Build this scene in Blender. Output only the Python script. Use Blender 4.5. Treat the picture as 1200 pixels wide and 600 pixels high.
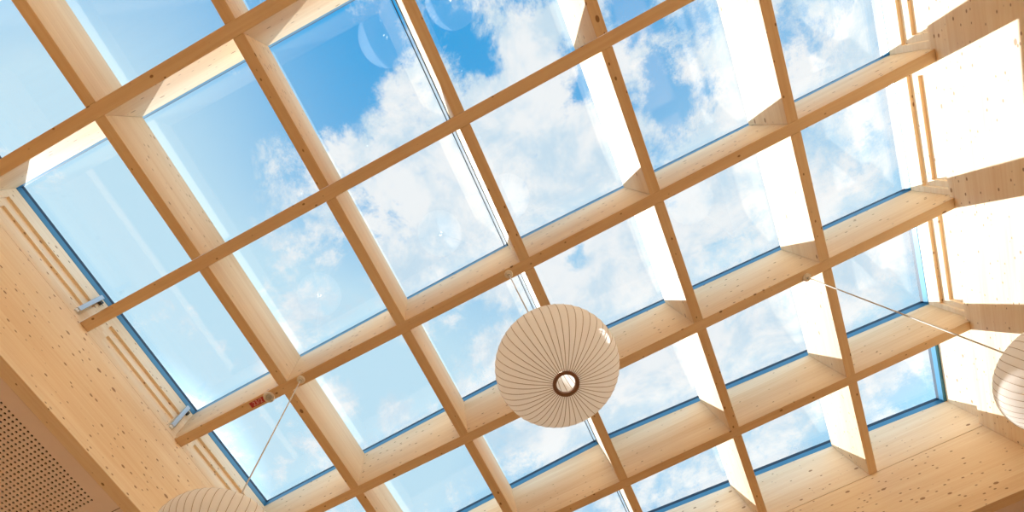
import bpy, bmesh, math, random
from mathutils import Vector, Matrix
random.seed(4)
scn = bpy.context.scene
for o in list(bpy.data.objects):
    bpy.data.objects.remove(o, do_unlink=True)
COL = scn.collection

# ------------------------------------------------------------------ camera
cam_d = bpy.data.cameras.new('camera')
cam_d.sensor_fit = 'HORIZONTAL'; cam_d.sensor_width = 36.0
cam_d.lens = 22.835; cam_d.shift_x = 0.01612; cam_d.shift_y = 0.19541
cam_d.clip_start = 0.05; cam_d.clip_end = 500
R0 = Vector((0.8966003586589134, 0.4327535051421406, -0.09397978846450397))
R1 = Vector((-0.4267014580511431, 0.7874747141053544, -0.44475773218864084))
R2 = Vector((-0.11846376049100482, 0.4388712549618003, 0.8907066627226465))
cam = bpy.data.objects.new('camera', cam_d); COL.objects.link(cam)
m = Matrix.Identity(4)
for k in range(3):
    m[k][0] = R0[k]; m[k][1] = -R1[k]; m[k][2] = -R2[k]
m[2][3] = 1.6
cam.matrix_world = m
scn.camera = cam

# ------------------------------------------------------------------ view
scn.view_settings.view_transform = 'Standard'
scn.view_settings.look = 'None'
scn.view_settings.gamma = 1.0
scn.view_settings.use_curve_mapping = False
scn.view_settings.exposure = 0.08
scn.cycles.max_bounces = 14; scn.cycles.diffuse_bounces = 8
scn.cycles.transparent_max_bounces = 24; scn.cycles.glossy_bounces = 5
scn.cycles.caustics_reflective = False; scn.cycles.caustics_refractive = False
scn.cycles.sample_clamp_indirect = 6.0
scn.cycles.use_denoising = True

SUN_STRENGTH = 8.4
SKY_STRENGTH = 1.0
# ------------------------------------------------------------------ sun (position read from the shadow edges on walls and beams)
sd = bpy.data.lights.new('sun', 'SUN'); sd.energy = SUN_STRENGTH; sd.angle = math.radians(0.53); sd.color = (1.0, 0.99, 0.98)
sun = bpy.data.objects.new('sun', sd); COL.objects.link(sun)
sun.rotation_euler = Vector((-0.743, 0.24, 1.0)).to_track_quat('Z', 'Y').to_euler()
sun.location = (-8, 3, 14)

# ------------------------------------------------------------------ sky
CLOUD_BLOBS = [(-0.23, -0.064, 0.15, -0.3), (-0.305, -0.094, 0.135, -0.2), (0.362, 0.297, 0.746, 0.22), (0.101, 0.467, 0.524, 0.2), (-0.391, -0.268, 0.35, -0.5), (-0.283, -0.258, 0.238, -0.5), (-0.478, -0.107, 0.34, -0.35), (-0.254, -0.161, 0.183, -0.35), (-0.431, 0.094, 0.279, -0.25), (-0.436, 0.303, 0.298, -0.2), (-0.206, -0.04, 0.076, 0.12), (-0.221, -0.077, 0.059, 0.2), (-0.25, 0.059, 0.123, 0.2), (-0.237, 0.128, 0.094, 0.15), (-0.308, 0.158, 0.107, 0.2), (-0.338, 0.028, 0.098, -0.3), (-0.157, 0.106, 0.083, -0.15), (-0.065, -0.135, 0.151, -0.6), (-0.11, -0.103, 0.099, -0.4), (-0.104, -0.05, 0.066, 0.3), (-0.014, -0.046, 0.08, 0.55), (0.045, -0.083, 0.063, 0.35), (-0.082, 0.002, 0.092, 0.35), (-0.045, 0.082, 0.16, 0.35), (-0.017, 0.135, 0.099, 0.3), (-0.091, 0.167, 0.12, 0.3), (-0.128, 0.01, 0.039, -0.2), (-0.026, 0.048, 0.039, -0.15), (-0.245, 0.253, 0.168, -0.45), (-0.318, 0.271, 0.076, 0.5), (-0.248, 0.345, 0.055, 0.55), (-0.18, 0.303, 0.114, -0.3), (-0.057, 0.272, 0.128, -0.25), (-0.054, 0.312, 0.056, 0.4), (0.01, 0.239, 0.071, 0.45), (-0.247, 0.518, 0.263, -0.35), (-0.125, 0.508, 0.128, -0.25), (-0.058, 0.488, 0.115, 0.5), (0.08, -0.066, 0.056, -0.5), (0.105, -0.028, 0.05, -0.7), (0.092, -0.102, 0.048, -0.5), (0.162, -0.069, 0.055, 0.1), (0.191, -0.025, 0.085, 0.3), (0.07, 0.017, 0.119, 0.4), (0.133, 0.107, 0.173, 0.5), (0.207, 0.048, 0.033, -0.75), (0.216, 0.099, 0.093, 0.3), (0.315, -0.013, 0.056, -0.6), (0.281, 0.029, 0.058, 0.3), (0.321, 0.112, 0.049, -0.8), (0.317, 0.069, 0.033, -0.5), (0.407, 0.099, 0.09, 0.15), (0.36, 0.169, 0.079, 0.3), (0.378, 0.13, 0.043, -0.4), (0.14, 0.255, 0.157, 0.35), (0.126, 0.255, 0.038, -0.5), (0.197, 0.309, 0.045, -0.45), (0.071, 0.249, 0.07, 0.2), (0.137, 0.372, 0.151, 0.4), (0.353, 0.279, 0.154, 0.3), (0.383, 0.318, 0.044, -0.6), (0.332, 0.33, 0.045, -0.25), (0.487, 0.098, 0.066, -0.7), (0.526, 0.111, 0.059, 0.2), (0.558, 0.159, 0.107, 0.4), (0.528, 0.129, 0.033, -0.35), (0.551, 0.285, 0.151, 0.35), (0.578, 0.292, 0.037, -0.55), (0.527, 0.306, 0.051, -0.35), (0.618, 0.389, 0.054, -0.6), (0.555, 0.478, 0.23, 0.15), (0.349, 0.497, 0.218, 0.15), (0.383, 0.451, 0.058, -0.3), (0.09, 0.495, 0.226, 0.4), (0.219, 0.478, 0.12, 0.2), (0.093, 0.685, 0.092, -0.45), (0.16, 0.763, 0.143, 0.1), (0.318, 0.671, 0.178, 0.2), (0.395, 0.75, 0.069, -0.55), (0.532, 0.694, 0.264, 0.15), (0.559, 0.717, 0.078, -0.5), (0.509, 0.736, 0.057, -0.2)]
HAZE_BLOBS = [(-0.466, -0.137, 0.392, 0.45), (-0.472, 0.283, 0.435, 0.3), (-0.216, 0.284, 0.492, 0.25), (-0.533, -0.043, 0.621, 0.75), (-0.483, -0.227, 0.228, 0.3), (-0.472, 0.356, 0.537, 0.6), (-0.249, -0.252, 0.263, 0.2), (0.579, 0.505, 0.816, 0.75), (-0.21, 0.579, 0.586, 0.5), (0.285, 0.512, 0.506, 0.5), (-0.249, 0.234, 0.295, 0.25), (0.015, 0.309, 0.332, 0.25)]

def build_world():
    w = bpy.data.worlds.new('summer_sky'); scn.world = w; w.use_nodes = True
    nt = w.node_tree; N = nt.nodes; L = nt.links
    for n in list(N): N.remove(n)
    def math_(op, a, b=None, c=None):
        n = N.new('ShaderNodeMath'); n.operation = op
        for k, v in enumerate((a, b, c)):
            if v is None: continue
            if isinstance(v, (int, float)): n.inputs[k].default_value = v
            else: L.new(v, n.inputs[k])
        return n.outputs[0]
    tc = N.new('ShaderNodeTexCoord')
    sep = N.new('ShaderNodeSeparateXYZ'); L.new(tc.outputs['Generated'], sep.inputs[0])
    z = math_('MAXIMUM', sep.outputs[2], 0.12)
    comb = N.new('ShaderNodeCombineXYZ')                 # flat cloud layer seen from below
    L.new(math_('DIVIDE', sep.outputs[0], z), comb.inputs[0]); L.new(math_('DIVIDE', sep.outputs[1], z), comb.inputs[1])
    P = comb.outputs[0]
    def field(blobs):
        acc = None
        for x, y, r, a in blobs:
            d = N.new('ShaderNodeVectorMath'); d.operation = 'DISTANCE'; L.new(P, d.inputs[0]); d.inputs[1].default_value = (x, y, 0)
            mr = N.new('ShaderNodeMapRange'); mr.interpolation_type = 'SMOOTHSTEP'
            L.new(d.outputs['Value'], mr.inputs[0])
            mr.inputs[1].default_value = 0.0; mr.inputs[2].default_value = r
            mr.inputs[3].default_value = a; mr.inputs[4].default_value = 0.0
            acc = mr.outputs[0] if acc is None else math_('ADD', acc, mr.outputs[0])
        return acc
    def noise(scale, detail, rough, dist, off):
        mp = N.new('ShaderNodeMapping'); L.new(P, mp.inputs[0]); mp.inputs['Location'].default_value = off
        n = N.new('ShaderNodeTexNoise'); n.inputs['Scale'].default_value = scale; n.inputs['Detail'].default_value = detail
        n.inputs['Roughness'].default_value = rough; n.inputs['Distortion'].default_value = dist
        L.new(mp.outputs[0], n.inputs['Vector']); return n.outputs[0]
    def mapr(v, a, b, c, d, kind='SMOOTHSTEP'):
        mr = N.new('ShaderNodeMapRange'); mr.interpolation_type = kind
        L.new(v, mr.inputs[0]); mr.inputs[1].default_value = a; mr.inputs[2].default_value = b
        mr.inputs[3].default_value = c; mr.inputs[4].default_value = d; return mr.outputs[0]
    def mix(f, a, b):
        n = N.new('ShaderNodeMix'); n.data_type = 'RGBA'; L.new(f, n.inputs[0])
        for k, v in ((6, a), (7, b)):
            if isinstance(v, tuple): n.inputs[k].default_value = (*v, 1)
            else: L.new(v, n.inputs[k])
        return n.outputs[2]
    n1 = noise(7.0, 12, 0.70, 0.25, (3.1, 1.7, 0.4))
    n2 = noise(24, 9, 0.74, 0.2, (7.3, 2.2, 0.9))
    dens = math_('ADD', math_('MULTIPLY', math_('SUBTRACT', n1, 0.5), 4.0), field(CLOUD_BLOBS))
    dens = math_('ADD', dens, math_('MULTIPLY', math_('SUBTRACT', n2, 0.5), 1.4))
    cloud = mapr(dens, -0.32, 0.36, 0.0, 1.0)
    haze = mapr(field(HAZE_BLOBS), 0.0, 1.0, 0.0, 1.0, 'LINEAR')
    blue = mix(haze, (0.028, 0.39, 0.82), (0.56, 0.82, 0.97))
    shade = mapr(noise(10, 9, 0.66, 0.3, (1.2, 5.5, 0.1)), 0.36, 0.60, 0.0, 1.0)
    white = mix(shade, (0.62, 0.80, 0.93), (0.95, 0.98, 1.0))
    col = mix(cloud, blue, white)
    # sky brighter towards the horizon, raised there to fill the interior
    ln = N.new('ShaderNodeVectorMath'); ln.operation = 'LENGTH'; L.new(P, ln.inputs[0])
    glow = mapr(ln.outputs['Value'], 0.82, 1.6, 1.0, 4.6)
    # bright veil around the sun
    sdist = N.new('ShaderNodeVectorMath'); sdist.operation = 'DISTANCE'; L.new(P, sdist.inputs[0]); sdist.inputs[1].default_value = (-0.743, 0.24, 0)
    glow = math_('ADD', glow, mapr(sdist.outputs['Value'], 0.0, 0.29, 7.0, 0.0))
    below = mapr(sep.outputs[2], -0.02, 0.02, 0.0, 1.0)
    col = mix(below, (0.13, 0.10, 0.065), col)
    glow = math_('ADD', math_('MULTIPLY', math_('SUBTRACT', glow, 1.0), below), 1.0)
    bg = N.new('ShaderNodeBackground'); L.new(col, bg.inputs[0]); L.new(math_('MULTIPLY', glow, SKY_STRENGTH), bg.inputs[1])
    out = N.new('ShaderNodeOutputWorld'); L.new(bg.outputs[0], out.inputs[0])
build_world()

# ------------------------------------------------------------------ dimensions
GZ = 6.2708                      # underside of the roof grid
OX, OY, SX, SY = -1.7526, -0.9689, 0.99333, 1.00667
WB, WA = 0.0734, 0.0777          # cross beam / long beam width
LX, RX, FY = -2.7092, 3.1917, 4.0333   # faces of the left, right and front timber walls
BY = OY - SY + WA / 2            # back wall
XR = OX + 2 * SX                 # ridge
PANEL_LOW = GZ - 0.872
def top(x): return GZ + 0.747 - 0.0806 * abs(x - XR)
FRAME_H = 0.115
def ay(j): return OY + j * SY
def bx(i): return OX + i * SX

# ------------------------------------------------------------------ materials
def new_mat(name):
    mt = bpy.data.materials.new(name); mt.use_nodes = True
    nt = mt.node_tree
    return mt, nt, nt.nodes['Principled BSDF']
def plain(name, col, rough=0.5, metal=0.0, spec=0.4, vary=0.06):
    mt, nt, b = new_mat(name)
    b.inputs['Roughness'].default_value = rough; b.inputs['Metallic'].default_value = metal
    b.inputs['Specular IOR Level'].default_value = spec
    tc = nt.nodes.new('ShaderNodeTexCoord'); n = nt.nodes.new('ShaderNodeTexNoise'); n.inputs['Scale'].default_value = 14
    nt.links.new(tc.outputs['Object'], n.inputs['Vector'])
    mx = nt.nodes.new('ShaderNodeMix'); mx.data_type = 'RGBA'
    nt.links.new(n.outputs[0], mx.inputs[0])
    mx.inputs[6].default_value = (*[max(0, c * (1 - vary)) for c in col], 1)
    mx.inputs[7].default_value = (*[min(1, c * (1 + vary)) for c in col], 1)
    nt.links.new(mx.outputs[2], b.inputs['Base Color'])
    return mt
def wood(name, axis, light=(0.87, 0.695, 0.52), dark=(0.73, 0.52, 0.335), knot=(0.26, 0.12, 0.05), lam=0.14, knots=0.62, across=None):
    """spruce: streaks along the grain, lamella tone steps, small dark knots"""
    mt, nt, b = new_mat(name); N = nt.nodes; L = nt.links
    b.inputs['Roughness'].default_value = 0.6; b.inputs['Specular IOR Level'].default_value = 0.25
    def math_(op, a, c=None, d=None):
        n = N.new('ShaderNodeMath'); n.operation = op
        for k, v in enumerate((a, c, d)):
            if v is None: continue
            if isinstance(v, (int, float)): n.inputs[k].default_value = v
            else: L.new(v, n.inputs[k])
        return n.outputs[0]
    tc = N.new('ShaderNodeTexCoord'); oi = N.new('ShaderNodeObjectInfo')
    off = N.new('ShaderNodeVectorMath'); off.operation = 'SCALE'; off.inputs[0].default_value = (31.0, 17.0, 23.0)
    L.new(oi.outputs['Random'], off.inputs['Scale'])
    add = N.new('ShaderNodeVectorMath'); add.operation = 'ADD'; L.new(tc.outputs['Object'], add.inputs[0]); L.new(off.outputs[0], add.inputs[1])
    def mapped(al, ac):
        mp = N.new('ShaderNodeMapping'); L.new(add.outputs[0], mp.inputs[0])
        mp.inputs['Scale'].default_value = (al, ac, ac) if axis == 'x' else (ac, al, ac)
        return mp.outputs[0]
    g = N.new('ShaderNodeTexNoise'); g.inputs['Scale'].default_value = 1.0; g.inputs['Detail'].default_value = 4; g.inputs['Roughness'].default_value = 0.6
    g.inputs['Distortion'].default_value = 0.4
    L.new(mapped(1.6, 52), g.inputs['Vector'])
    g2 = N.new('ShaderNodeTexNoise'); g2.inputs['Scale'].default_value = 1.0; g2.inputs['Detail'].default_value = 2
    L.new(mapped(0.7, 7), g2.inputs['Vector'])
    # lamella tone
    sep = N.new('ShaderNodeSeparateXYZ'); L.new(add.outputs[0], sep.inputs[0])
    lamz = math_('FLOOR', math_('DIVIDE', sep.outputs[2], lam))
    wn = N.new('ShaderNodeTexWhiteNoise'); wn.noise_dimensions = '1D'; L.new(lamz, wn.inputs['W'])
    f = math_('ADD', math_('MULTIPLY', g.outputs[0], 0.75), math_('MULTIPLY', g2.outputs[0], 0.55))
    f = math_('ADD', f, math_('MULTIPLY', wn.outputs['Value'], 0.22))
    mr = N.new('ShaderNodeMapRange'); L.new(f, mr.inputs[0]); mr.inputs[1].default_value = 0.48; mr.inputs[2].default_value = 1.08
    mx = N.new('ShaderNodeMix'); mx.data_type = 'RGBA'; L.new(mr.outputs[0], mx.inputs[0])
    mx.inputs[6].default_value = (*light, 1); mx.inputs[7].default_value = (*dark, 1)
    # knots: small spheres met by the surface, slightly drawn out along the grain
    def knot_layer(scale, rad, gate):
        v = N.new('ShaderNodeTexVoronoi'); v.inputs['Scale'].default_value = scale
        L.new(mapped(0.62, 1.0), v.inputs['Vector'])
        sc = N.new('ShaderNodeSeparateColor'); L.new(v.outputs['Color'], sc.inputs[0])
        r = math_('MULTIPLY', math_('GREATER_THAN', sc.outputs[0], gate), math_('MULTIPLY_ADD', sc.outputs[1], rad * 0.8, rad * 0.35))
        core = N.new('ShaderNodeMapRange'); core.interpolation_type = 'SMOOTHSTEP'
        L.new(math_('SUBTRACT', v.outputs['Distance'], r), core.inputs[0])
        core.inputs[1].default_value = -0.015 * scale / 8; core.inputs[2].default_value = 0.02 * scale / 8
        core.inputs[3].default_value = 1.0; core.inputs[4].default_value = 0.0
        return math_('MULTIPLY', core.outputs[0], math_('GREATER_THAN', sc.outputs[0], gate))
    k = math_('MAXIMUM', knot_layer(11.0, 0.12, knots - 0.1), knot_layer(23.0, 0.15, knots - 0.05))
    k = math_('MULTIPLY', k, 0.85)
    m2 = N.new('ShaderNodeMix'); m2.data_type = 'RGBA'; L.new(k, m2.inputs[0]); L.new(mx.outputs[2], m2.inputs[6]); m2.inputs[7].default_value = (*knot, 1)
    L.new(m2.outputs[2], b.inputs['Base Color'])
    bp = N.new('ShaderNodeBump'); bp.inputs['Strength'].default_value = 0.06; bp.inputs['Distance'].default_value = 0.004
    L.new(g.outputs[0], bp.inputs['Height']); L.new(bp.outputs[0], b.inputs['Normal'])
    return mt
M_WX = wood('spruce_along_x', 'x', light=(0.85, 0.67, 0.44), dark=(0.71, 0.485, 0.265)); M_WY = wood('spruce_along_y', 'y', light=(0.85, 0.67, 0.44), dark=(0.71, 0.485, 0.265))
PAN = dict(light=(0.96, 0.815, 0.60), dark=(0.80, 0.59, 0.36), knot=(0.30, 0.15, 0.06), knots=0.40, lam=0.11)
M_PX = wood('panel_spruce_x', 'x', **PAN); M_PY = wood('panel_spruce_y', 'y', **PAN)
M_FRAME = plain('frame_sky_blue_tint', (0.05, 0.21, 0.33), 0.35, 0.2, 0.5)  # grey aluminium; blue of the reflected sky put into the base colour
M_GASKET = plain('gasket_dark_rubber', (0.010, 0.030, 0.055), 0.5)
M_SPACER = plain('aluminium_spacer', (0.72, 0.76, 0.78), 0.35, 0.6)
M_WHITE = plain('white_plastic', (0.80, 0.78, 0.73), 0.4)
M_GREYP = plain('grey_plastic', (0.42, 0.42, 0.38), 0.5)
M_DARK = plain('dark_plastic', (0.05, 0.045, 0.04), 0.5)
M_RED = plain('red_sign_plastic', (0.45, 0.025, 0.03), 0.4)
M_ALU = plain('brushed_aluminium', (0.55, 0.60, 0.64), 0.38, 0.7)
M_BRONZE = plain('bronze_ring', (0.30, 0.17, 0.11), 0.45, 0.2)
M_RIB = plain('shade_rib', (0.50, 0.41, 0.30), 0.6)
M_CORD = plain('cord_pale', (0.62, 0.60, 0.56), 0.5)
M_PERF = plain('perforated_board', (0.95, 0.84, 0.80), 0.7, vary=0.03)
M_BOARD = plain('plaster_board', (0.74, 0.62, 0.54), 0.8, vary=0.03)
M_VOID = plain('ceiling_void', (0.06, 0.035, 0.022), 0.9)
M_FLOOR = wood('oak_floor', 'x', light=(0.47, 0.275, 0.11), dark=(0.37, 0.20, 0.072), lam=0.12, knots=0.9)
M_LOWER = plain('lower_wall_timber', (0.80, 0.58, 0.36), 0.7)

def glass_mat():
    mt, nt, b = new_mat('skylight_glass'); N = nt.nodes; L = nt.links
    N.remove(b)
    geo = N.new('ShaderNodeNewGeometry')
    dot = N.new('ShaderNodeVectorMath'); dot.operation = 'DOT_PRODUCT'
    L.new(geo.outputs['Incoming'], dot.inputs[0]); L.new(geo.outputs['Normal'], dot.inputs[1])
    def math_(op, a, c=None, d=None):
        n = N.new('ShaderNodeMath'); n.operation = op
        for k, v in enumerate((a, c, d)):
            if v is None: continue
            if isinstance(v, (int, float)): n.inputs[k].default_value = v
            else: L.new(v, n.inputs[k])
        return n.outputs[0]
    c = math_('ABSOLUTE', dot.outputs['Value'])
    p = math_('POWER', math_('SUBTRACT', 1.0, c), 5.0)
    F = math_('MULTIPLY_ADD', p, 0.935, 0.065)             # two sheets behind each surface
    # faint dried water marks
    tc = N.new('ShaderNodeTexCoord'); v = N.new('ShaderNodeTexVoronoi'); v.inputs['Scale'].default_value = 5
    L.new(tc.outputs['Object'], v.inputs['Vector'])
    tr = N.new('ShaderNodeBsdfTransparent'); tr.inputs[0].default_value = (0.975, 0.99, 0.995, 1)
    gl = N.new('ShaderNodeBsdfGlossy'); gl.inputs['Roughness'].default_value = 0.0; gl.inputs['Color'].default_value = (1, 1, 1, 1)
    mx = N.new('ShaderNodeMixShader'); L.new(F, mx.inputs[0]); L.new(tr.outputs[0], mx.inputs[1]); L.new(gl.outputs[0], mx.inputs[2])
    spot = math_('MULTIPLY', math_('LESS_THAN', v.outputs['Distance'], 0.03), 0.12)
    df = N.new('ShaderNodeBsdfTranslucent'); df.inputs[0].default_value = (0.9, 0.93, 0.95, 1)
    m2 = N.new('ShaderNodeMixShader'); L.new(spot, m2.inputs[0]); L.new(mx.outputs[0], m2.inputs[1]); L.new(df.outputs[0], m2.inputs[2])
    L.new(m2.outputs[0], N['Material Output'].inputs[0])
    return mt
M_GLASS = glass_mat()
def shade_mat():
    mt, nt, b = new_mat('translucent_shade'); N = nt.nodes; L = nt.links
    N.remove(b)
    tc = N.new('ShaderNodeTexCoord'); n = N.new('ShaderNodeTexNoise'); n.inputs['Scale'].default_value = 9; L.new(tc.outputs['Object'], n.inputs['Vector'])
    mc = N.new('ShaderNodeMix'); mc.data_type = 'RGBA'; L.new(n.outputs[0], mc.inputs[0])
    mc.inputs[6].default_value = (0.98, 0.965, 0.935, 1); mc.inputs[7].default_value = (0.965, 0.945, 0.905, 1)
    d = N.new('ShaderNodeBsdfDiffuse'); t = N.new('ShaderNodeBsdfTranslucent')
    L.new(mc.outputs[2], d.inputs[0]); L.new(mc.outputs[2], t.inputs[0])
    mx = N.new('ShaderNodeMixShader'); mx.inputs[0].default_value = 0.48
    L.new(d.outputs[0], mx.inputs[1]); L.new(t.outputs[0], mx.inputs[2])
    L.new(mx.outputs[0], N['Material Output'].inputs[0])
    return mt
M_SHADE = shade_mat()

M_ADDED_BULB, _nt, _b = new_mat('added_bulb_glow')  # unseen bulb, added with its glow to lift the too dark shades
_b.inputs['Emission Color'].default_value = (1.0, 0.90, 0.74, 1); _b.inputs['Emission Strength'].default_value = 13.0

# ------------------------------------------------------------------ helpers
def box(bm, a, b):
    (x0, y0, z0), (x1, y1, z1) = a, b
    vs = [bm.verts.new(p) for p in ((x0,y0,z0),(x1,y0,z0),(x1,y1,z0),(x0,y1,z0),(x0,y0,z1),(x1,y0,z1),(x1,y1,z1),(x0,y1,z1))]
    for f in ((3,2,1,0),(4,5,6,7),(0,1,5,4),(1,2,6,5),(2,3,7,6),(3,0,4,7)):
        bm.faces.new([vs[k] for k in f])
def prism_y(bm, prof, y0, y1):
    """profile in (x, z), swept from y0 to y1"""
    a = [bm.verts.new((x, y0, z)) for x, z in prof]; b = [bm.verts.new((x, y1, z)) for x, z in prof]
    n = len(prof)
    bm.faces.new(a); bm.faces.new(b[::-1])
    for k in range(n):
        bm.faces.new([a[k], b[k], b[(k+1) % n], a[(k+1) % n]])
def lathe(bm, prof, seg=48, c=(0, 0, 0), closed=False):
    rings = []
    for r, z in prof:
        rings.append([bm.verts.new((c[0] + r * math.cos(2*math.pi*k/seg), c[1] + r * math.sin(2*math.pi*k/seg), c[2] + z)) for k in range(seg)])
    n = len(prof)
    for q in range(n if closed else n - 1):
        A, B = rings[q], rings[(q + 1) % n]
        for k in range(seg):
            bm.faces.new([A[k], A[(k+1) % seg], B[(k+1) % seg], B[k]])
    return rings
def tube(bm, pts, r, seg=8):
    rings = []
    for k, p in enumerate(pts):
        p = Vector(p)
        d = (Vector(pts[min(k+1, len(pts)-1)]) - Vector(pts[max(k-1, 0)])).normalized()
        u = d.orthogonal().normalized() if k == 0 else (rings_u - d * rings_u.dot(d)).normalized()
        rings_u = u; v = d.cross(u)
        rings.append([bm.verts.new(p + r * (u * math.cos(2*math.pi*s/seg) + v * math.sin(2*math.pi*s/seg))) for s in range(seg)])
    for A, B in zip(rings, rings[1:]):
        for s in range(seg):
            bm.faces.new([A[s], A[(s+1) % seg], B[(s+1) % seg], B[s]])
    bm.faces.new(rings[0][::-1]); bm.faces.new(rings[-1])
def obj(name, bm, mat, parent=None, bevel=0.0, smooth=False, loc=None):
    bmesh.ops.recalc_face_normals(bm, faces=bm.faces)
    if bevel:
        bmesh.ops.bevel(bm, geom=[e for e in bm.edges if e.calc_face_angle(0) > 0.3], offset=bevel, segments=1, affect='EDGES', clamp_overlap=True)
    me = bpy.data.meshes.new(name); bm.to_mesh(me); bm.free()
    me.materials.append(mat)
    if smooth:
        for p in me.polygons: p.use_smooth = True
    o = bpy.data.objects.new(name, me); COL.objects.link(o)
    if loc: o.location = loc
    if parent: o.parent = parent
    return o
def tag(o, label, cat=None, group=None, kind=None):
    o['label'] = label
    if cat: o['category'] = cat
    if group: o['group'] = group
    if kind: o['kind'] = kind
    return o
def empty(name, loc):
    o = bpy.data.objects.new(name, None); COL.objects.link(o); o.location = loc; o.empty_display_size = 0.1
    return o
E_ = 0.0008   # hairline joint

# ------------------------------------------------------------------ floor and lower room
bm = bmesh.new(); box(bm, (-6.2, BY - 0.2, -0.15), (3.45, 8.2, 0)); tag(obj('floor', bm, M_FLOOR), 'warm oak plank floor of the hall', 'floor', kind='structure')
bm = bmesh.new()      # unseen hall wall; opening towards the sun added to light the low ceiling
for a, b in (((BY - 0.2, 0), (8.2, 0.6)), ((BY - 0.2, 3.0), (8.2, PANEL_LOW + 0.3)), ((BY - 0.2, 0.6), (BY + 0.4, 3.0)), ((7.4, 0.6), (8.2, 3.0)), ((2.6, 0.6), (2.8, 3.0))):
    box(bm, (-6.2, a[0], a[1]), (-6.0, b[0], b[1]))
tag(obj('wall_lower_left', bm, M_LOWER), 'unseen timber wall under the perforated ceiling, opening added for light', 'wall', kind='structure')
bm = bmesh.new(); box(bm, (-6.0, 8.0, 0), (3.45, 8.2, PANEL_LOW + 0.3)); tag(obj('wall_lower_front', bm, M_LOWER), 'timber wall under the low ceiling', 'wall', kind='structure')
bm = bmesh.new(); box(bm, (-6.0, BY - 0.2, 0), (3.45, BY, GZ + 0.9)); tag(obj('wall_back', bm, M_PX), 'spruce wall at the back end of the skylight', 'wall', kind='structure')
# right wall: one tall spruce panel, sun on it in bands
bm = bmesh.new(); box(bm, (RX, BY, 0), (RX + 0.25, 8.0, GZ)); tag(obj('wall_right', bm, M_PY), 'tall spruce panel wall on the right with bands of sunlight', 'wall', kind='structure')
# left upstand panel and front upstand panel
bm = bmesh.new(); box(bm, (LX - 0.094, BY, PANEL_LOW), (LX, FY + 0.094, GZ)); tag(obj('wall_left', bm, M_PY, bevel=0.002), 'pale knotty spruce panel along the lower left edge of the skylight', 'wall', kind='structure')
bm = bmesh.new(); box(bm, (LX + E_, FY, GZ - 0.83), (RX - E_, FY + 0.094, GZ - 0.0025)); tag(obj('wall_front', bm, M_PX, bevel=0.002), 'knotty spruce panel at the lower right under the last skylight row', 'wall', kind='structure')
bm = bmesh.new()
xs = [LX - 0.16, XR, RX + 0.16]
prof = [(xs[0], GZ + 0.0025), (xs[2], GZ + 0.0025), (xs[2], top(xs[2])), (XR, top(XR)), (xs[0], top(xs[0]))]
prism_y(bm, prof, FY, FY + 0.094); tag(obj('trim_1', bm, M_PX), 'upper spruce board closing the last skylight row above a thin joint', 'trim', kind='structure')

# low ceilings beside the upstands
CZ = PANEL_LOW + 0.008
def perforated(name, x0, x1, y0, y1, hx0, hx1, hy0, hy1, pitch=0.03, r=0.0083):
    bm = bmesh.new(); t = 0.007
    nx = round((hx1 - hx0) / pitch); ny = round((hy1 - hy0) / pitch)
    px_, py_ = (hx1 - hx0) / nx, (hy1 - hy0) / ny
    def quad(a, b, c, d, z=0): bm.faces.new([bm.verts.new((*p, z)) for p in (a, b, c, d)])
    quad((x0, y0), (x1, y0), (x1, hy0), (x0, hy0)); quad((x0, hy1), (x1, hy1), (x1, y1), (x0, y1))
    quad((x0, hy0), (hx0, hy0), (hx0, hy1), (x0, hy1)); quad((hx1, hy0), (x1, hy0), (x1, hy1), (hx1, hy1))
    for a in range(nx):
        for b in range(ny):
            cx_, cy_ = hx0 + (a + .5) * px_, hy0 + (b + .5) * py_
            ring = []; outer = []
            for k in range(8):
                an = math.pi / 8 + k * math.pi / 4
                ring.append((cx_ + r * math.cos(an), cy_ + r * math.sin(an)))
                s = max(abs(math.cos(an)), abs(math.sin(an)))
                outer.append((cx_ + px_ / 2 * math.cos(an) / s, cy_ + py_ / 2 * math.sin(an) / s))
            lo = [bm.verts.new((*p, 0)) for p in ring]; hi = [bm.verts.new((*p, t)) for p in ring]; ou = [bm.verts.new((*p, 0)) for p in outer]
            cn = [bm.verts.new((cx_ + sx_ * px_ / 2, cy_ + sy_ * py_ / 2, 0)) for sx_, sy_ in ((1, 1), (-1, 1), (-1, -1), (1, -1))]
            for k in range(8):
                k2 = (k + 1) % 8
                if k % 2 == 0: bm.faces.new([lo[k], ou[k], cn[k // 2], ou[k2], lo[k2]])
                else: bm.faces.new([lo[k], ou[k], ou[k2], lo[k2]])
                bm.faces.new([lo[k2], hi[k2], hi[k], lo[k]])
    me = bpy.data.meshes.new(name); bm.to_mesh(me); bm.free(); me.materials.append(M_PERF)
    o = bpy.data.objects.new(name, me); COL.objects.link(o); o.location = (0, 0, CZ); return o
x1 = LX - 0.096
tag(perforated('acoustic_panel', x1 - 1.25, x1, -1.45, 1.05, x1 - 1.15, x1 - 0.10, -1.35, 0.94), 'pinkish perforated acoustic board with rows of small round holes, lower left', 'acoustic panel')
tag(perforated('acoustic_panel', x1 - 1.25, x1, 1.054, 3.55, x1 - 1.15, x1 - 0.10, 1.16, 3.45), 'next acoustic board past the joint, only its plain corner showing at the bottom left', 'acoustic panel')
bm = bmesh.new(); box(bm, (-6.0, BY, CZ + 0.016), (x1, 8.0, CZ + 0.30)); tag(obj('ceiling', bm, M_VOID), 'dark void above the perforated boards', 'ceiling', kind='structure')
bm = bmesh.new(); box(bm, (-6.0, BY, CZ), (x1 - 1.254, 8.0, CZ + 0.014)); tag(obj('ceiling_left', bm, M_BOARD), 'plain low ceiling on the left', 'ceiling', kind='structure')
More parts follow.
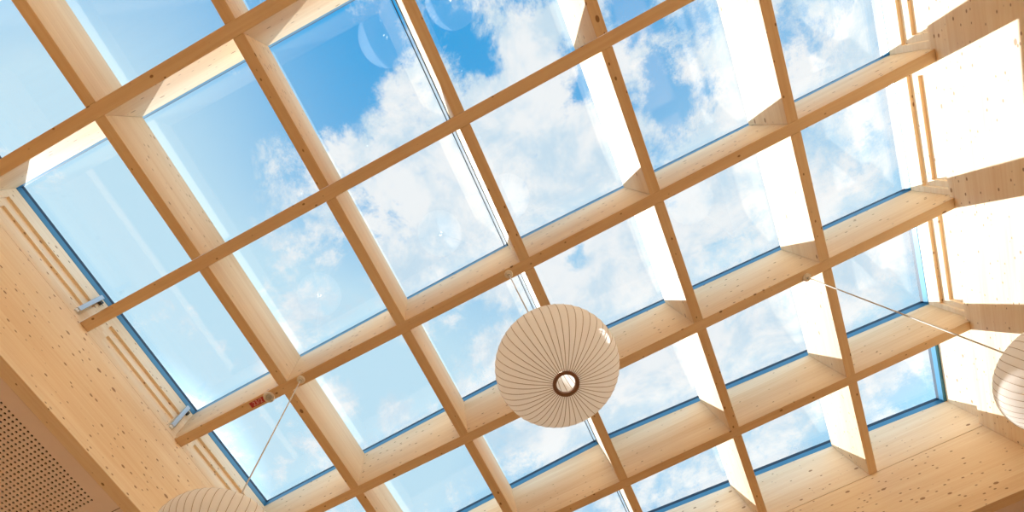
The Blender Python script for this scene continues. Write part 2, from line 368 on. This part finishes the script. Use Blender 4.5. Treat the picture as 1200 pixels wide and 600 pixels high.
bm = bmesh.new(); box(bm, (x1, FY + 0.096, GZ - 0.82), (RX, 8.0, GZ - 0.55)); tag(obj('ceiling_front', bm, M_PERF), 'reddish low ceiling past the front panel, bottom right corner', 'ceiling', kind='structure')

# ------------------------------------------------------------------ long roof beams
def long_beam(j, label):
    y = ay(j); x0, x1_ = LX, RX
    bm = bmesh.new()
    prof = [(x0 - OX, 0), (x1_ - OX, 0), (x1_ - OX, top(x1_) - GZ), (XR - OX, top(XR) - GZ), (x0 - OX, top(x0) - GZ)]
    prism_y(bm, prof, -WA / 2, WA / 2)
    # tails set into the recess behind the wall face
    for a, b in ((x0 - 0.068, x0), (x1_, x1_ + 0.068)):
        q = [(a - OX, 0.002), (b - OX, 0.002), (b - OX, top(b) - GZ), (a - OX, top(a) - GZ)]
        prism_y(bm, q, -WA / 2, WA / 2)
    bmesh.ops.remove_doubles(bm, verts=bm.verts, dist=1e-5)
    o = obj('roof_beam', bm, M_WX, bevel=0.0018, loc=(OX, y, GZ))
    return tag(o, label, 'roof beam', 'long roof beams', 'thing')
BEAM_LABELS = ['long spruce roof beam crossing the upper left corner, topmost of the five',
    'long spruce roof beam second from the top, plain underside, free end at the left wall',
    'long spruce roof beam in the middle, carrying the red number sign and two lamp cords',
    'long spruce roof beam carrying the cord of the lamp at the right edge',
    'long spruce roof beam lowest of the five, nearest the front wall panel']
for j in range(5): long_beam(j, BEAM_LABELS[j])

# ------------------------------------------------------------------ short cross beams between the long ones
ROWN = ['above the topmost long beam', 'between topmost and second long beams', 'between second and middle long beams',
        'between middle and fourth long beams', 'between fourth and lowest long beams', 'between lowest long beam and front wall']
COLN = ['nearest the left wall', 'second from the left wall', 'under the skylight ridge', 'second from the right wall', 'nearest the right wall']
for r in range(6):
    j = r - 1
    y0 = BY + E_ if j < 0 else ay(j) + WA / 2 + E_
    y1 = FY - E_ if j == 4 else ay(j + 1) - WA / 2 - E_
    for i in range(5):
        x = bx(i); bm = bmesh.new(); h0, hm, h1 = top(x - WB/2) - GZ, top(x) - GZ, top(x + WB/2) - GZ
        prism_y(bm, [(-WB/2, 0), (WB/2, 0), (WB/2, h1), (0, hm), (-WB/2, h0)], y0 - ay(j), y1 - ay(j))
        o = obj('cross_beam', bm, M_WY, bevel=0.0018, loc=(x, ay(j), GZ))
        tag(o, 'spruce cross beam %s, %s' % (ROWN[r], COLN[i]), 'cross beam', 'cross beams of the roof grid', 'thing')

# ------------------------------------------------------------------ stepped eave panels between the long beams (left and right)
trim_n = [2]
def eave_panel(side, y0, y1, stepped, label):
    s = -1 if side == 'left' else 1
    W = LX if side == 'left' else RX
    bm = bmesh.new(); d = 0.16
    T = top(W + s * 0.05) - 0.003
    def b(y_0, y_1, z0, z1, back):
        xa, xb = W + s * back, W + s * d
        box(bm, (min(xa, xb), y_0, GZ + z0), (max(xa, xb), y_1, (GZ + z1) if z1 is not None else T))
    b(y0, y1, 0.001, 0.045, 0.0)                     # strip on top of the wall panel
    if stepped:
        b(y0, y1, 0.36, None, 0.026)                # board under the glass
        b(y0, y0 + 0.045, 0.045, 0.36, 0.026); b(y1 - 0.045, y1, 0.045, 0.36, 0.026)
        b(y0 + 0.045, y1 - 0.045, 0.275, 0.36, 0.048)
        b(y0 + 0.045, y0 + 0.09, 0.045, 0.275, 0.048); b(y1 - 0.09, y1 - 0.045, 0.045, 0.275, 0.048)
        b(y0 + 0.09, y1 - 0.09, 0.045, 0.275, 0.068)
    else:
        b(y0, y1, 0.045, None, 0.05)
    o = obj('trim_%d' % trim_n[0], bm, M_PY); trim_n[0] += 1
    tag(o, label, 'trim', kind='structure')
NTH = ['above the topmost long beam', 'below the topmost long beam', 'above the middle long beam', 'below the middle long beam', 'above the lowest long beam', 'at the front corner']
for r in range(6):
    j = r - 1
    y0 = BY + E_ if j < 0 else ay(j) + WA / 2 + E_
    y1 = FY - E_ if j == 4 else ay(j + 1) - WA / 2 - E_
    eave_panel('left', y0, y1, True, 'stepped spruce eave board on the left wall %s' % NTH[r])
    eave_panel('right', y0, y1, r != 5, ('stepped' if r != 5 else 'flat') + ' spruce eave board on the right wall %s' % NTH[r])

# ------------------------------------------------------------------ skylight windows: one per bay and slope
def window(num, r, slope):
    j = r - 1
    y0 = ay(j) + 0.0015; y1 = ay(j + 1) - 0.0015
    if j < 0: y0 = BY + 0.002
    if j == 4: y1 = FY + 0.06
    if slope == 'left': xa, xb = LX - 0.105, XR - 0.001
    else: xa, xb = XR + 0.001, RX + 0.105
    root = empty('window_%d' % num, ((xa + xb) / 2, (y0 + y1) / 2, GZ + 0.7))
    off = Vector(root.location)
    def sect(bm, x0, x1_, ya, yb, za, zb):
        vs = []
        for x in (x0, x1_):
            for y, z in ((ya, za), (yb, za), (yb, zb), (ya, zb)):
                vs.append(bm.verts.new((x - off.x, y - off.y, top(x) + z - off.z)))
        bm.faces.new(vs[0:4]); bm.faces.new(vs[4:8][::-1])
        for k in range(4): bm.faces.new([vs[k], vs[4+k], vs[4+(k+1)%4], vs[(k+1)%4]])
    hw = WA / 2 - 0.002
    z0, zm, z1 = 0.0015, 0.068, FRAME_H
    yb0 = y0 + hw if j >= 0 else y0 + 0.02
    yb1 = y1 - hw if j < 4 else FY + 0.002
    # frame profile
    bm = bmesh.new()
    sect(bm, xa, xb, y0, yb0, z0, zm); sect(bm, xa, xb, yb1, y1, z0, zm)
    if slope == 'left': e0, e1, g0, g1 = xa, LX - 0.026, XR - 0.001 - WB/2, XR - 0.001
    else: e0, e1, g0, g1 = RX + 0.026, xb, XR + 0.001, XR + 0.001 + WB/2
    sect(bm, e0, e1, yb0, yb1, z0, zm)
    obj('window_frame', bm, M_FRAME, root, bevel=0.002)
    # rubber seal between frame and glass
    bm = bmesh.new()
    sect(bm, xa, xb, y0, yb0 - 0.004, zm, z1); sect(bm, xa, xb, yb1 + 0.004, y1, zm, z1)
    s = 1 if slope == 'left' else -1
    ea, eb = (e0, e1 - 0.005) if slope == 'left' else (e0 + 0.005, e1)
    sect(bm, ea, eb, yb0 - 0.004, yb1 + 0.004, zm, z1)
    if slope == 'left': sect(bm, g0 - 0.006, g0, yb0 - 0.004, yb1 + 0.004, z0, z1); sect(bm, g0 - 0.030, g0 - 0.023, yb0 - 0.004, yb1 + 0.004, z1 - 0.03, z1)
    else: sect(bm, g1, g1 + 0.006, yb0 - 0.004, yb1 + 0.004, z0, z1); sect(bm, g1 + 0.023, g1 + 0.030, yb0 - 0.004, yb1 + 0.004, z1 - 0.03, z1)
    obj('seal', bm, M_GASKET, root)
    # pale ridge rail
    bm = bmesh.new()
    if slope == 'left': sect(bm, g0 + 0.0005, g1, yb0 - 0.004, yb1 + 0.004, z0, z1)
    else: sect(bm, g0, g1 - 0.0005, yb0 - 0.004, yb1 + 0.004, z0, z1)
    obj('ridge_rail', bm, M_SPACER, root)
    bm = bmesh.new(); sect(bm, xa + 0.01, xb, y0 + 0.004, y1 - 0.004, z1 + 0.0005, z1 + 0.022)
    obj('pane', bm, M_GLASS, root)
    tag(root, '%s slope skylight window %s' % (slope, ROWN[r]), 'skylight window', 'skylight windows', 'structure')
num = 1
for r in range(6):
    for slope in ('left', 'right'):
        window(num, r, slope); num += 1

# ------------------------------------------------------------------ pendant lamps
NR, RH, RV, R_OUT, R_IN = 48, 0.27, 0.212, 0.054, 0.039
def prof_r(t):           # t in 0..1 from bottom ring to top ring
    a0 = math.asin(R_OUT / RH) * 0.93
    a = -math.pi / 2 + a0 + t * (math.pi - 2 * a0)
    ca, sa = math.cos(a), math.sin(a)
    return RH * max(ca, 0) ** 0.93, RV * (1 if sa > 0 else -1) * abs(sa) ** 0.97
def shade_mesh():
    bm = bmesh.new(); sub = 6; n = 44; rings = []
    for q in range(n + 1):
        r, z = prof_r(q / n); ring = []
        for k in range(NR * sub):
            ph = 2 * math.pi * k / (NR * sub); u = (k % sub) / sub
            dip = 0.0025 * math.sin(math.pi * u) * min(1.0, r / RH)
            ring.append(bm.verts.new(((r * (1 - dip)) * math.cos(ph), (r * (1 - dip)) * math.sin(ph), z)))
        rings.append(ring)
    m_ = NR * sub
    for A, B in zip(rings, rings[1:]):
        for k in range(m_): bm.faces.new([A[k], A[(k+1) % m_], B[(k+1) % m_], B[k]])
    return bm
def copy_tree(o, parent=None):
    c = o.copy(); COL.objects.link(c)
    if parent: c.parent = parent
    for ch in [x for x in bpy.data.objects if x.parent == o]: copy_tree(ch, c)
    return c
def lamp_proto(cord_len):
    root = empty('pendant_lamp', (0, 0, 0))
    sh = obj('lamp_shade', shade_mesh(), M_SHADE, root, smooth=True)
    bm = bmesh.new(); pts = [prof_r(q / 30) for q in range(31)]
    tube(bm, [(r - 0.0004, 0, z) for r, z in pts], 0.0015, 6)
    rib = obj('rib', bm, M_RIB, sh, smooth=True)
    for k in range(1, NR):
        c = rib.copy(); COL.objects.link(c); c.parent = sh; c.rotation_euler = (0, 0, 2 * math.pi * k / NR)
    for nm, s in (('bottom_ring', -1), ('top_ring', 1)):
        bm = bmesh.new(); z = prof_r(0)[1] if s < 0 else prof_r(1)[1]
        lathe(bm, [(R_OUT + 0.002, z), (R_OUT, z + s * 0.007), (R_IN + 0.004, z + s * 0.007), (R_IN, z), (R_IN, z - s * 0.012), (R_OUT, z - s * 0.004)], 48, closed=True)
        obj(nm, bm, M_BRONZE if s < 0 else M_WHITE, root)
    bm = bmesh.new(); zt = prof_r(1)[1]
    for k in range(3):
        a = 2 * math.pi * k / 3
        tube(bm, [(R_IN * math.cos(a) * 1.03, R_IN * math.sin(a) * 1.03, zt), (0, 0, zt + 0.02)], 0.0016, 6)
    tube(bm, [(0, 0, zt + 0.02), (0, 0, 0.075)], 0.003, 8)
    obj('spider', bm, M_WHITE, root)
    bm = bmesh.new(); lathe(bm, [(0.0, 0.075), (0.014, 0.075), (0.016, 0.06), (0.016, 0.04), (0.0, 0.04)], 20); obj('socket', bm, M_WHITE, root)
    bm = bmesh.new(); lathe(bm, [(0.0, -0.032), (0.012, -0.029), (0.023, -0.018), (0.028, -0.002), (0.024, 0.016), (0.014, 0.032), (0.013, 0.0395), (0.0, 0.0395)], 24)
    obj('added_bulb', bm, M_ADDED_BULB, root, smooth=True)
    return root
def add_cord(root, hook):
    base = Vector(root.location)
    zt = prof_r(1)[1] + 0.018
    h = Vector(hook) - base
    bm = bmesh.new(); tube(bm, [(0, 0, zt), (h.x, h.y, h.z - 0.014)], 0.0042, 8); obj('cord', bm, M_CORD, root)
    bm = bmesh.new()
    lathe(bm, [(0.0, -0.022), (0.010, -0.022), (0.013, -0.017), (0.024, -0.016), (0.029, -0.011), (0.030, 0.0), (0.0, 0.0)], 28, c=(h.x, h.y, h.z - 0.0006))
    ro = obj('ceiling_rose', bm, M_WHITE, root, smooth=False)
    bm = bmesh.new(); lathe(bm, [(0.0, -0.026), (0.0085, -0.025), (0.009, -0.0215), (0.0, -0.0215)], 16, c=(h.x, h.y, h.z - 0.0006)); obj('cord_grip', bm, M_GREYP, ro)
def mk_lamp(c, hook, label, first=[None]):
    if first[0] is None:
        root = lamp_proto(1); first[0] = root; kids = None
    else:
        root = copy_tree(first[0])
    root.location = c
    return tag(root, label, 'pendant lamp', 'ribbed globe pendant lamps')
LAMPS = [((0.070, 1.050, 4.26), (0.088, 1.047, GZ), 'ribbed white globe pendant lamp in the middle, seen from below with its round hole'),
         ((-1.595, 1.017, 4.04), (-1.618, 1.040, GZ), 'ribbed white globe pendant lamp cut by the bottom edge, hanging before the left wall'),
         ((2.066, 2.071, 4.08), (2.066, 2.071, GZ), 'ribbed white globe pendant lamp cut by the right edge, half in sunlight'),
         ((0.41, -0.945, 4.75), (0.41, -0.962, GZ), 'ribbed white globe pendant lamp above the picture, seen only mirrored in the glass')]
roots = [mk_lamp(c, h, l) for c, h, l in LAMPS]
for rt, (c, h, l) in zip(roots, LAMPS): add_cord(rt, h)

# ------------------------------------------------------------------ small fittings
# red number sign and round detector under the middle long beam
yb = ay(2)
sg = empty('number_sign', (-1.997, yb - 0.001, GZ - 0.0006))
bm = bmesh.new(); box(bm, (-0.062, -0.0215, -0.003), (0.062, 0.0215, 0)); obj('sign_plate', bm, M_RED, sg, bevel=0.001)
cu = bpy.data.curves.new('sign_text', 'FONT'); cu.body = '23/2'; cu.size = 0.046; cu.align_x = 'CENTER'; cu.align_y = 'CENTER'; cu.extrude = 0.0005; cu.shear = 0.1
tmp = bpy.data.objects.new('sign_text_curve', cu); COL.objects.link(tmp)
bpy.context.view_layer.update()
me = bpy.data.meshes.new_from_object(tmp.evaluated_get(bpy.context.evaluated_depsgraph_get()))
bpy.data.objects.remove(tmp, do_unlink=True)
me.materials.clear(); me.materials.append(plain('sign_pink_white', (0.80, 0.55, 0.55), 0.5))
tx = bpy.data.objects.new('sign_lettering', me); COL.objects.link(tx); tx.parent = sg
tx.location = (0, 0, -0.0036); tx.rotation_euler = (math.pi, 0, 0)
tag(sg, 'small red sign plate reading 23/2 under the middle long beam', 'sign')
dt = empty('smoke_detector', (-1.898, yb + 0.003, GZ - 0.0006))
bm = bmesh.new(); lathe(bm, [(0.0, 0), (0.040, 0), (0.042, -0.006), (0.040, -0.016), (0.032, -0.020), (0.030, -0.016), (0.0, -0.016)], 40); obj('detector_base', bm, M_WHITE, dt)
bm = bmesh.new(); lathe(bm, [(0.0, -0.034), (0.014, -0.033), (0.022, -0.027), (0.024, -0.0165), (0.0, -0.0165)], 32); obj('sensor_head', bm, M_GREYP, dt)
tag(dt, 'round white smoke detector beside the red sign', 'detector')

# grey window opener arms at the left eave
def opener(y, label):
    root = empty('window_opener', (LX + 0.002, y, GZ + 0.2))
    bm = bmesh.new()
    for a, b in (((-0.022, 0, -0.085), (-0.022, 0.018, 0.30)),):
        box(bm, (-0.022, -0.016, -0.10), (0.004, 0.016, 0.28))
    obj('arm', bm, M_ALU, root, bevel=0.003)
    bm = bmesh.new(); box(bm, (-0.026, 0.017, 0.20), (0.0, 0.040, 0.235)); obj('joint', bm, M_DARK, root, bevel=0.003)
    bm = bmesh.new(); box(bm, (-0.024, -0.013, -0.135), (-0.002, 0.013, -0.101)); obj('bracket', bm, M_WHITE, root, bevel=0.002)
    tag(root, label, 'window opener', 'window openers at the left eave')
opener(ay(1) - WA / 2 - 0.075, 'grey metal window opener arm at the end of the second long beam')
opener(ay(2) - WA / 2 - 0.075, 'grey metal window opener arm at the end of the middle long beam')
